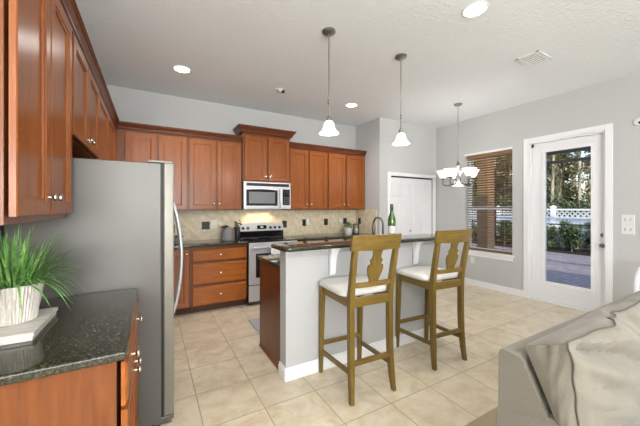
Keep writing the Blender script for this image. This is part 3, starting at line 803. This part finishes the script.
# ------------------------------------------------------------------ bar stools
def stool_proto(label):
    t = thing('bar_stool', label, 'bar stool', (0, 0, 0), 'wooden bar stools at the bar')
    def beam(path, hx, hy):
        rings = []
        for i, (x, y, z) in enumerate(path):
            a = hx[i] if isinstance(hx, (list, tuple)) else hx; b = hy[i] if isinstance(hy, (list, tuple)) else hy
            rings.append([V((x + sx * a, y + sy * b, z)) for sx, sy in ((-1, -1), (1, -1), (1, 1), (-1, 1))])
        return MB().loft(rings)
    def by_(z):     # how the back leans
        return -.205 - .085 * max(0, (z - .72) / .48) ** 1.2
    for s in (-1, 1):
        rp = [(s * .191, -.238, 0), (s * .184, -.222, .12), (s * .179, -.210, .26), (s * .177, -.205, .45), (s * .177, -.205, .68)] + [(s * (.177 + .010 * (z - .72) / .48), by_(z), z) for z in (.76, .84, .92, 1.0, 1.08, 1.12)]
        beam(rp, [.014, .017, .019, .020, .020, .020, .0195, .019, .0185, .018, .018], [.016, .019, .021, .021, .021, .021, .02, .019, .018, .016, .015]).build('leg', 'oak', t)
        fp = [(s * .198, .236, 0), (s * .196, .222, .4), (s * .194, .212, .742)]
        beam(fp, [.014, .018, .020], [.014, .018, .020]).build('leg', 'oak', t)
    # seat rails
    m = MB()
    m.box(-.157, .157, -.222, -.198, .68, .745).box(-.174, .174, .200, .226, .68, .745)
    for s in (-1, 1):
        x0, x1 = sorted((s * .172, s * .196)); m.box(x0, x1, -.185, .200, .68, .745)
    m.build('seat_frame', 'oakh', t)
    # cushion
    m = MB(); rings = []
    def sup(hx, hy, z, crown=0, cy=0.0):
        pts = []
        for k in range(40):
            a = 2 * pi * k / 40; c_, s_ = cos(a), sin(a)
            pts.append((hx * math.copysign(abs(c_) ** .28, c_), cy + hy * math.copysign(abs(s_) ** .28, s_), z))
        return pts
    for hx, hy, z in ((.218, .206, .746), (.228, .216, .752), (.232, .219, .768), (.228, .216, .783), (.212, .202, .793), (.165, .16, .801), (.09, .09, .806), (.01, .01, .807)):
        rings.append(sup(hx, hy, z, cy=.036))
    m.loft(rings); m.build('seat_cushion', 'cream', t, 'all')
    # curved top rail
    rings = []
    for k in range(13):
        u = -1 + 2 * k / 12; x = u * .219; yb = -.318 + .042 * u * u
        rings.append([V((x, yb + dy - (z - 1.15) * .22, z)) for dy, z in ((-.012, 1.098), (.012, 1.098), (.012, 1.203 + .004 * (1 - u * u)), (.003, 1.208 + .004 * (1 - u * u)), (-.012, 1.205 + .004 * (1 - u * u)))])
    MB().loft(rings).build('top_rail', 'oakh', t)
    rings = []
    for k in range(9):
        u = -1 + 2 * k / 8; x = u * .166; yb = by_(.85) - .014 * (1 - u * u)
        rings.append([V((x, yb + dy, z)) for dy, z in ((-.011, .822), (.011, .822), (.011, .856), (-.011, .856))])
    MB().loft(rings).build('lower_rail', 'oakh', t)
    prof = [(.850, .041), (.862, .038), (.878, .041), (.900, .052), (.925, .062), (.948, .067), (.968, .067), (.982, .062), (.988, .058), (.991, .046), (1.000, .043), (1.008, .050), (1.018, .053), (1.028, .050), (1.034, .040), (1.05, .035), (1.068, .035), (1.085, .038), (1.102, .047)]
    rings = []
    for z, hw in prof:
        y = by_(z) - .012 - .010 * (z - .85) / .25
        rings.append([V((sx * hw, y + dy, z)) for sx, dy in ((-1, -.008), (1, -.008), (1, .008), (-1, .008))])
    MB().loft(rings).build('splat', 'oak', t)
    bx(-.162, .162, -.222, -.200, .255, .287).build('stretcher', 'oakh', t)
    bx(-.180, .180, .216, .236, .235, .267).build('stretcher', 'oakh', t)
    for s in (-1, 1):
        m = MB()
        ring = lambda x, y, z: [V((x + a * .010, y, z + b * .016)) for a, b in ((-1, -1), (1, -1), (1, 1), (-1, 1))]
        m.loft([ring(s * .180, -.196, .205), ring(s * .196, .212, .185)]); m.build('stretcher', 'oak', t)
    return t
st = stool_proto('oak bar stool with cream seat nearest the refrigerator, left of the two')
st.location = (1.440, 1.937, 0); st.rotation_euler = (0, 0, RAD(-3))
s2 = copy_tree(st); s2['label'] = 'oak bar stool with cream seat nearest the patio door, right of the two'
s2.location = (2.335, 1.95, 0); s2.rotation_euler = (0, 0, RAD(-4))

# ------------------------------------------------------------------ ceiling fittings
def downlight(x, y, label, lit=True):
    t = thing('recessed_light', label, 'ceiling light', (x, y, H), 'recessed ceiling lights')
    MB().lathe((x, y, H - .001), [(.098, 0), (.098, -.004), (.086, -.008), (.082, -.002), (.082, 0)], 32, cap=False).build('trim_ring', 'trim', t, True)
    MB().lathe((x, y, H - .001), [(.081, 0), (.081, -.003), (0, -.0045)], 32).build('lens', 'diffuser' if lit else 'lensoff', t)
    if lit:
        lamp('recessed_lamp', 'SPOT', (x, y, H - .03), 48, (1, .975, .94), (0, 0, 0), spot_size=RAD(150), spot_blend=.9, shadow_soft_size=.08)
downlight(2.314, 1.476, 'lit recessed light nearest the camera at the top of the picture')
downlight(.313, 3.818, 'lit recessed light above the upper cabinets left of the microwave')
downlight(2.758, 3.817, 'lit recessed light between the two pendants')
# eyeball fitting, unlit
t = thing('recessed_light', 'small unlit eyeball light with a dark half on the ceiling', 'ceiling light', (1.547, 3.824, H))
MB().lathe((1.547, 3.824, H - .001), [(.075, 0), (.075, -.005), (.055, -.01), (.055, -.002)], 28, cap=False).build('trim_ring', 'trim', t, True)
MB().lathe((1.547, 3.824, H - .001), [(.054, 0), (.050, -.02), (.03, -.034), (0, -.038)], 24).build('eyeball', 'lensoff', t, True)
MB().lathe((1.580, 3.80, H - .006), [(.026, 0), (.026, -.03), (0, -.032)], 18).build('aperture', 'blackmat', t, True)
# air vent
t = thing('air_vent', 'white louvred air vent on the ceiling', 'vent', (3.63, 1.637, H))
m = MB(); a0, a1, c0, c1 = 3.465, 3.795, 1.525, 1.75
m.box(a0, a1, c0, c0 + .03, H - .012, H - .001, bev=.003).box(a0, a1, c1 - .03, c1, H - .012, H - .001, bev=.003).box(a0, a0 + .03, c0, c1, H - .012, H - .001, bev=.003).box(a1 - .03, a1, c0, c1, H - .012, H - .001, bev=.003)
m.build('frame', 'trim', t)
bx(a0 + .03, a1 - .03, c0 + .03, c1 - .03, H - .003, H - .001).build('backing', 'steeldark', t)
m = MB()
for k in range(7):
    y = c0 + .042 + k * .0235
    m.prism([(a0 + .03, y - .005, H - .004), (a0 + .03, y + .004, H - .012), (a0 + .03, y + .0055, H - .011), (a0 + .03, y - .0035, H - .003)], (a1 - a0 - .06, 0, 0))
m.build('louvres', 'trim', t)
# pendants
def pendant(x, y, label):
    t = thing('pendant_light', label, 'pendant light', (x, y, H), 'pendant lights over the bar')
    MB().lathe((x, y, H - .001), [(.062, 0), (.062, -.014), (.05, -.024), (.012, -.03), (.01, -.045), (0, -.046)], 26).build('canopy', 'fixture', t, True)
    MB().tube([(x, y, H - .04), (x, y, 2.245)], .0055, 8).build('rod', 'fixture', t, True)
    MB().lathe((x, y, 2.355), [(.005, 0), (.012, .004), (.012, .02), (.008, .024), (.008, .032), (.012, .036), (.012, .05), (.005, .054)], 12).build('rod_joint', 'fixture', t, True)
    MB().lathe((x, y, 2.205), [(.027, 0), (.027, .022), (.02, .035), (.009, .055), (0, .056)], 18).build('socket', 'fixture', t, True)
    m = MB()
    P = [(.026, 2.205), (.036, 2.198), (.045, 2.182), (.051, 2.158), (.059, 2.132), (.074, 2.108), (.092, 2.090), (.089, 2.089), (.071, 2.105), (.055, 2.130), (.047, 2.158), (.041, 2.180), (.028, 2.194)]
    m.lathe((x, y, 0), P, 32, cap=False); sh = m.build('lamp_shade', 'lampglass', t, True)
    MB().lathe((x, y, 2.105), [(.0, 0), (.022, .012), (.028, .03), (.022, .05), (.012, .078), (0, .08)], 16).build('bulb', 'diffuser', t, True)
    lamp('pendant_lamp', 'POINT', (x, y, 2.05), 8, (1, .96, .90), shadow_soft_size=.06)
pendant(1.424, 2.325, 'pendant with white bell shade nearer the refrigerator, left of the two')
pendant(2.331, 2.323, 'pendant with white bell shade nearer the pantry doors, right of the two')
# chandelier
cx, cy = 4.185, 2.95
t = thing('chandelier', 'nickel chandelier with upturned white glass shades before the window', 'chandelier', (cx, cy, H))
MB().lathe((cx, cy, H - .001), [(.062, 0), (.062, -.012), (.045, -.026), (.01, -.032), (0, -.034)], 24).build('canopy', 'fixture', t, True)
m = MB(); z = H - .035; k = 0
while z > 2.142:
    ring = []
    ax = V((1, 0, 0)) if k % 2 else V((0, 1, 0))
    pts = [V((cx, cy, z - .014)) + ax * (.007 * cos(q)) + V((0, 0, .018 * sin(q))) for q in [2 * pi * i / 8 for i in range(9)]]
    m.tube(pts, .002, 5); z -= .03; k += 1
m.build('chain', 'fixture', t)
MB().lathe((cx, cy, 0), [(0, 2.142), (.012, 2.137), (.014, 2.112), (.03, 2.092), (.034, 2.077), (.018, 2.062), (.014, 1.972), (.02, 1.912), (.04, 1.872), (.05, 1.842), (.045, 1.827), (0, 1.825)][::-1], 20).build('column', 'fixture', t, True)
MB().lathe((cx, cy, 0), [(.0, 1.737), (.085, 1.740), (.088, 1.747), (.07, 1.762), (.055, 1.802), (.046, 1.824)], 24).build('bowl_shade', 'lampglass', t, True)
for k in range(5):
    a = RAD(-29.75 + 72 * k); dx_, dy_ = cos(a), sin(a); R_ = .225
    pts = [(cx + dx_ * r, cy + dy_ * r, zz) for r, zz in ((.03, 1.842), (.07, 1.787), (.12, 1.762), (.18, 1.757), (.225, 1.782), (R_, 1.832), (R_, 1.867))]
    arm = MB().tube(pts, .0085, 8).build('arm', 'steeldark', t, True)
    sx, sy = cx + dx_ * R_, cy + dy_ * R_
    MB().lathe((sx, sy, 1.857), [(.012, 0), (.03, .006), (.028, .02), (0, .021)], 16).build('socket', 'steeldark', arm, True)
    MB().lathe((sx, sy, 0), [(.035, 1.877), (.05, 1.887), (.066, 1.922), (.082, 1.962), (.106, 1.997), (.102, 1.999), (.078, 1.965), (.062, 1.925), (.046, 1.892), (0, 1.884)], 28, cap=False).build('lamp_shade', 'lampglass', arm, True)
    lamp('chandelier_lamp', 'POINT', (sx, sy, 2.032), 1.2, (1, .96, .91), shadow_soft_size=.05)

# ------------------------------------------------------------------ sofa, rug, white chair
tag(bx(1.05, 4.3, -1.3, 1.178, .0005, .012, bev=.003).build('area_rug', 'rug', None, False, (2.4, 0, 0)), 'tan area rug under the grey sofa', 'rug')
tag(bx(1.045, 1.86, 3.02, 3.64, .0005, .009, bev=.003).build('floor_mat', 'mat', None, False, (1.45, 3.3, 0)), 'light grey woven floor mat in front of the range', 'mat')
t = thing('sofa', 'light grey linen sofa with loose back cushions at lower right', 'sofa', (2.3, .2, .0125))
m = MB()
sec = [(.445, .06), (.665, .06), (.668, .45), (.666, .825), (.660, .842), (.645, .846), (.590, .842), (.578, .832), (.572, .815), (.490, .64), (.470, .50)]
m.prism([(1.198, y, z) for y, z in sec], (2.25, 0, 0)); m.build('back_frame', 'linen', t, True)
# arm: its top slopes a little up to the front
m = MB(); rings = []
for y, zt in ((.668, .608), (.60, .628), (.50, .668), (.42, .672), (.1, .66), (-.3, .655)):
    rr_ = []
    for x, z in ((1.188, .06), (1.40, .06), (1.40, zt - .03), (1.375, zt), (1.205, zt), (1.192, zt - .012), (1.188, zt - .03)): rr_.append(V((x, y, z)))
    rings.append(rr_)
m.loft(rings); m.build('arm', 'linen', t, True)
m = MB(); m.box(3.24, 3.452, -.3, .454, .06, .655, bev=.03, seg=4); m.build('arm', 'linen', t, True)
m = MB(); m.box(1.41, 3.235, -.3, .45, .06, .30, bev=.01); m.build('seat_base', 'linen', t, True)
for x0, x1 in ((1.415, 2.32), (2.33, 3.232)):
    bx(x0, x1, -.33, .45, .305, .49, bev=.05, seg=5).build('seat_cushion', 'linen', t, 'all')
for x, y in ((1.24, .62), (1.24, -.25), (3.4, .62), (3.4, -.25)): bx(x - .025, x + .025, y - .025, y + .025, .0125, .06).build('foot', 'blackmat', t)
def back_cushion(x0, x1, folds, seed):
    """a big slumping loose cushion, boxed, with piping round its front edge"""
    nx, nz, ny = 64, 48, 14
    def pt(u, v, w):
        # u along width, v up, w from back (0) to front (1)
        zb = .50 + .39 * v; zf = .495 + (.45 + .035 * u) * v
        yb = .487 + (zb - .68) * .44 - .004; yf = .400 + .040 * v
        z = zb + (zf - zb) * w; y = yb + (yf - yb) * w; x = x0 + (x1 - x0) * u
        pu = 4 * u * (1 - u); pv = 4 * v * (1 - v); pw = 4 * w * (1 - w)
        x += (u - .5) * .03 * pv * pw
        z += max(0, v - .5) * .05 * pu ** .5 * pw
        y -= .075 * (pu * pv) ** .5 * max(0, w) ** 2
        return V((x, y, z))
    def wr(u, v):
        f = 0
        for u0, v0, u1, v1, wd, dp in folds:
            ax, ay = u1 - u0, (v1 - v0); L2 = ax * ax + ay * ay
            tt = max(0, min(1, ((u - u0) * ax + (v - v0) * ay) / L2))
            ds = math.hypot(u - u0 - ax * tt, (v - v0 - ay * tt))
            f += 1.5 * dp * math.exp(-(ds / wd) ** 2) * (1 - .7 * tt)
        f *= min(1, (u + .04) * 5)
        f += .006 * min(1, u * 6 + .15) * noise.noise(V((u * 6 + seed, v * 5, seed))) + .003 * noise.noise(V((u * 15 + 6 * v, v * 8 - 4 * u, seed)))
        return f
    m = MB()
    for f, p, q in ((lambda a, b: pt(a, b, 1) + V((0, -1, .25)) * wr(a, b), nx, nz), (lambda a, b: pt(a, b, 0), nx, nz),
                    (lambda a, b: pt(a, 1, b) + V((0, -1, .25)) * wr(a, 1) * b + V((0, 0, .010)) * noise.noise(V((a * 7, b * 3, seed + 3))) * 4 * b * (1 - b), nx, ny), (lambda a, b: pt(a, 0, b) + V((0, -1, .25)) * wr(a, 0) * b, nx, ny),
                    (lambda a, b: pt(0, b, a) + V((0, -1, .25)) * wr(0, b) * a + V((-.006, 0, 0)) * noise.noise(V((a * 3, b * 9 - a * 5, seed))) * 4 * a * (1 - a), ny, nz), (lambda a, b: pt(1, b, a) + V((0, -1, .25)) * wr(1, b) * a, ny, nz)):
        m.grid(p, q, f)
    bmesh.ops.remove_doubles(m.bm, verts=m.bm.verts, dist=1e-4)
    c = m.build('back_cushion', 'linen', t, True)
    K = 30
    loop = [(0, k / K) for k in range(K + 1)] + [(k / K, 1) for k in range(1, K + 1)] + [(1, 1 - k / K) for k in range(1, K + 1)]
    P = [pt(u, v, 1) + V((0, -1, .25)) * wr(u, v) + V((0, -.002, .002)) for u, v in loop]
    MB().tube(P, .0034, 6).build('piping', 'piping', c, True)
    return c
back_cushion(1.205, 1.965, [(.02, .98, .45, .72, .045, -.030), (.0, .86, .55, .55, .05, .016), (.05, .78, .40, .45, .04, -.012), (.02, .62, .5, .30, .05, .010), (.35, 1.0, .75, .6, .07, .022), (.62, 1.0, .9, .7, .04, -.022), (.10, .93, .42, .80, .016, -.014), (.14, .97, .5, .88, .018, .010), (.02, .70, .34, .60, .014, -.008), (.04, .55, .30, .48, .014, -.007), (.05, .40, .28, .36, .013, -.006), (.30, .86, .62, .62, .020, -.010), (.50, 1.0, .62, .8, .018, -.012)], 2.0)
back_cushion(1.985, 2.72, [(.0, 1, .4, .6, .05, -.02), (.4, 1, .6, .5, .06, .015)], 5.0)
back_cushion(2.735, 3.23, [(.0, 1, .4, .6, .05, -.02)], 9.0)

t = thing('dining_chair', 'white chair with a rounded open back at the right edge', 'chair', (4.52, .91, 0))
ccx, ccy = 4.52, .91
for sx_ in (-1, 1):
    for sy_ in (-1, 1):
        MB().tube([(ccx + sx_ * .19, ccy + sy_ * .19, 0), (ccx + sx_ * .17, ccy + sy_ * .17, .385)], [.014, .018], 10).build('leg', 'doorwhite', t, True)
bx(ccx - .21, ccx + .21, ccy - .21, ccy + .20, .385, .42, bev=.012, seg=3).build('seat', 'doorwhite', t, True)
pts = []
for k in range(21):
    a = pi * k / 20; c_, s_ = cos(a), sin(a)
    pts.append((ccx + .19 + .05 * s_, ccy + .20 * math.copysign(abs(c_) ** .5, c_), .421 + .355 * s_ ** .5))
MB().tube(pts, .027, 12).build('back_hoop', 'doorwhite', t, True)
pts = [(p[0], ccy + (p[1] - ccy) * .62,   .421 + (p[2] - .421) * .78) for p in pts]
MB().tube(pts, .012, 10).build('inner_hoop', 'doorwhite', t, True)

# ------------------------------------------------------------------ outside the patio door
struct(bx(XR + .15, 11.6, -6, 14, -.14, -.05).build('patio_paving', 'paver'))
struct(bx(11.6, 13.9, -6, 16, -.16, -.06).build('planting_bed', 'mulch'))
struct(bx(13.9, 60, -30, 60, -.25, -.10).build('lawn', 'lawn'))
# screen enclosure: bronze posts and rails
t = thing('screen_enclosure', 'dark bronze patio screen frame beyond the glass door', 'screen frame', (11.5, 5, -.05))
for z0, z1 in ((-.05, .02), (.85, .89), (2.86, 2.95)): bx(11.46, 11.54, -2, 13, z0, z1).build('rail', 'cage', t)
for y in (-1.2, 1.4, 5.45, 6.53, 8.6, 10.9): bx(11.46, 11.54, y - .035, y + .035, .02, 2.86).build('post', 'cage', t)
bx(11.47, 11.53, 5.485, 6.495, 2.04, 2.11).build('rail', 'cage', t)
m = MB().tube([(11.5, 5.45, 2.9), (9.9, 4.6, 3.5)], .04, 4).tube([(11.5, 1.4, 2.9), (9.9, 1.4, 3.5)], .04, 4); m.build('brace', 'cage', t)
bx(7.1, 7.22, -2, 3.6, 2.50, 2.66).build('header_beam', 'cage', t)
tag(bx(6.55, 6.83, 3.885, 4.135, -.05, 2.9, bev=.01).build('patio_column', 'stucco', None, False, (6.7, 4.1, -.05)), 'tan stucco patio column seen through the window blind', 'column')
tag(bx(6.5, 6.9, 3.3, 9, 2.9, 3.1).build('patio_beam', 'stucco', None, False, (6.7, 6, 2.9)), 'tan patio beam above the column outside the window', 'beam')
# white vinyl fence with lattice
t = thing('vinyl_fence', 'white vinyl fence with lattice top beyond the shrubs', 'fence', (13.3, 5, -.06))
bx(13.28, 13.32, -2, 15, -.06, 1.0).build('board_panel', 'vinyl', t)
m = MB().box(13.26, 13.34, -2, 15, 1.0, 1.07).box(13.26, 13.34, -2, 15, 1.31, 1.37); m.build('rail', 'vinyl', t)
m = MB(); y = -2
while y < 15:
    for s in (1, -1):
        a = V((13.30, y, 1.07)) if s > 0 else V((13.30, y + .24, 1.07)); b = a + V((0, s * .24, .24))
        d_ = V((0, -s, 1)).normalized() * .018
        m.prism([a - d_ + V((-.006, 0, 0)), b - d_ + V((-.006, 0, 0)), b + d_ + V((-.006, 0, 0)), a + d_ + V((-.006, 0, 0))], (.012, 0, 0))
    y += .16
m.build('lattice', 'vinyl', t)
for y in (1.0, 3.0, 5.35, 7.4, 9.6, 11.8): 
    p = bx(13.23, 13.37, y - .07, y + .07, -.06, 1.42).build('post', 'vinyl', t)
    MB().loft([[(13.3 + a * q, y + b * q, z) for a, b in ((-1, -1), (1, -1), (1, 1), (-1, 1))] for q, z in ((.085, 1.42), (.085, 1.45), (.01, 1.50))]).build('cap', 'vinyl', p)
def clump(name, c, lim, hh, n, L, mat, label, cat, group=None, trunk=None, seed=0, base=-.06):
    """a leafy crown kept within lim of its stem, hh up and down from its middle"""
    rnd = random.Random(seed); c = V(c)
    t = thing(name, label, cat, (c.x, c.y, base), group)
    m = MB()
    lumps = [(c + V((rnd.uniform(-.75, .75) * lim, rnd.uniform(-.75, .75) * lim, rnd.uniform(-.85, .85) * hh)), lim * rnd.uniform(.3, .6)) for _ in range(22)]
    mg = L * .8
    while n > 0:
        q, lr = rnd.choice(lumps)
        p = q + V((rnd.gauss(0, 1), rnd.gauss(0, 1), rnd.gauss(0, 1))).normalized() * lr * rnd.uniform(.55, 1)
        n -= 1
        if abs(p.x - c.x) > lim - mg or abs(p.y - c.y) > lim - mg or p.z < base + .12: continue
        leaf(m, p, V((rnd.gauss(0, 1), rnd.gauss(0, 1), rnd.gauss(0, .7))), L * rnd.uniform(.5, .95), L * .6, .2, 2)
    for v in m.bm.verts: v.co.z = max(v.co.z, base + .02)
    m.build('foliage', mat, t)
    if trunk:
        pts = [(c.x, c.y, base), (c.x + .05, c.y + .03, c.z * .5), (c.x - .05, c.y, c.z), (c.x + .05, c.y + .05, c.z + hh * .7)]
        m = MB().tube(pts, [trunk, trunk * .8, trunk * .6, trunk * .25], 8)
        for q, lr in lumps[:7]:
            m.tube([(c.x, c.y, max(base + .5, c.z - hh * .5)), ((c.x + q.x) / 2, (c.y + q.y) / 2, (c.z + q.z) / 2 - .1), q], [trunk * .45, trunk * .3, trunk * .1], 6)
        m.build('trunk', 'bark', t, True)
    return t
rnd = random.Random(21)
k = 0; y = 2.2
while y < 9.2:
    clump('garden_shrub', (12.15 + .7 * (k % 2), y, .42 + rnd.uniform(-.05, .08)), .34, .46, 2600, .085, 'foliagedark', 'green garden shrub planted along the fence outside', 'shrub', 'shrubs along the white fence', .018, 100 + k)
    y += .36; k += 1
k = 0
for x, y0, y1, st, z, hh, n, L in ((17.7, 4.6, 14, 2.3, 2.9, 2.6, 9000, .17), (20.9, 5.4, 17.5, 2.9, 3.5, 3.2, 9000, .21), (24.6, 6.2, 20, 3.5, 4.4, 4.0, 9000, .26), (30, 8.5, 25, 4.6, 5.2, 4.9, 9000, .33)):
    y = y0
    while y < y1:
        clump('garden_tree', (x, y, z), st / 2 - .03, hh, n, L, 'foliage' if k % 2 else 'foliageolive', 'leafy tree growing beyond the white fence', 'tree', 'trees beyond the white fence', .14, 200 + k, -.1)
        y += st; k += 1
for k in range(6):
    clump('tall_shrub', (14.55, 3.0 + 1.5 * k, .95), .73, .95, 2600, .12, 'foliagedark', 'dark green tall shrub just behind the white fence', 'shrub', 'dark shrubs behind the white fence', .05, 300 + k, -.1)
for k, (x, y, h, lean) in enumerate(((15.85, 5.40, 5.6, .08), (15.9, 6.45, 6.2, -.08), (15.85, 9.0, 5.8, .1), (15.9, 10.4, 6.0, -.12))):
    t = thing('bare_tree', 'slender pale-trunked tree with sparse leaves behind the white fence', 'tree', (x, y, -.1), 'slender pale trees behind the fence')
    rnd = random.Random(400 + k); m = MB()
    m.tube([(x, y, -.1), (x, y + lean * .3, h * .35), (x + .1, y + lean * .6, h * .7), (x, y + lean, h)], [.075, .06, .042, .015], 8)
    lv = MB()
    for q in range(11):
        z = h * rnd.uniform(.35, .95); a = rnd.uniform(0, 2 * pi); L = rnd.uniform(.25, .42)
        b0 = V((x, y + lean * z / h, z)); b1 = b0 + V((cos(a) * L, sin(a) * L, L * .7))
        m.tube([b0, (b0 + b1) / 2 + V((0, 0, .03)), b1], [.022, .014, .006], 5)
        for _ in range(34):
            leaf(lv, b0.lerp(b1, rnd.uniform(.4, 1.1)) + V((rnd.uniform(-.1, .1), rnd.uniform(-.1, .1), rnd.gauss(0, .15))), V((rnd.gauss(0, 1), rnd.gauss(0, 1), rnd.gauss(0, .7))), .14, .08, .2, 2)
    m.build('trunk', 'bark', t, True); lv.build('foliage', 'foliageolive', t)
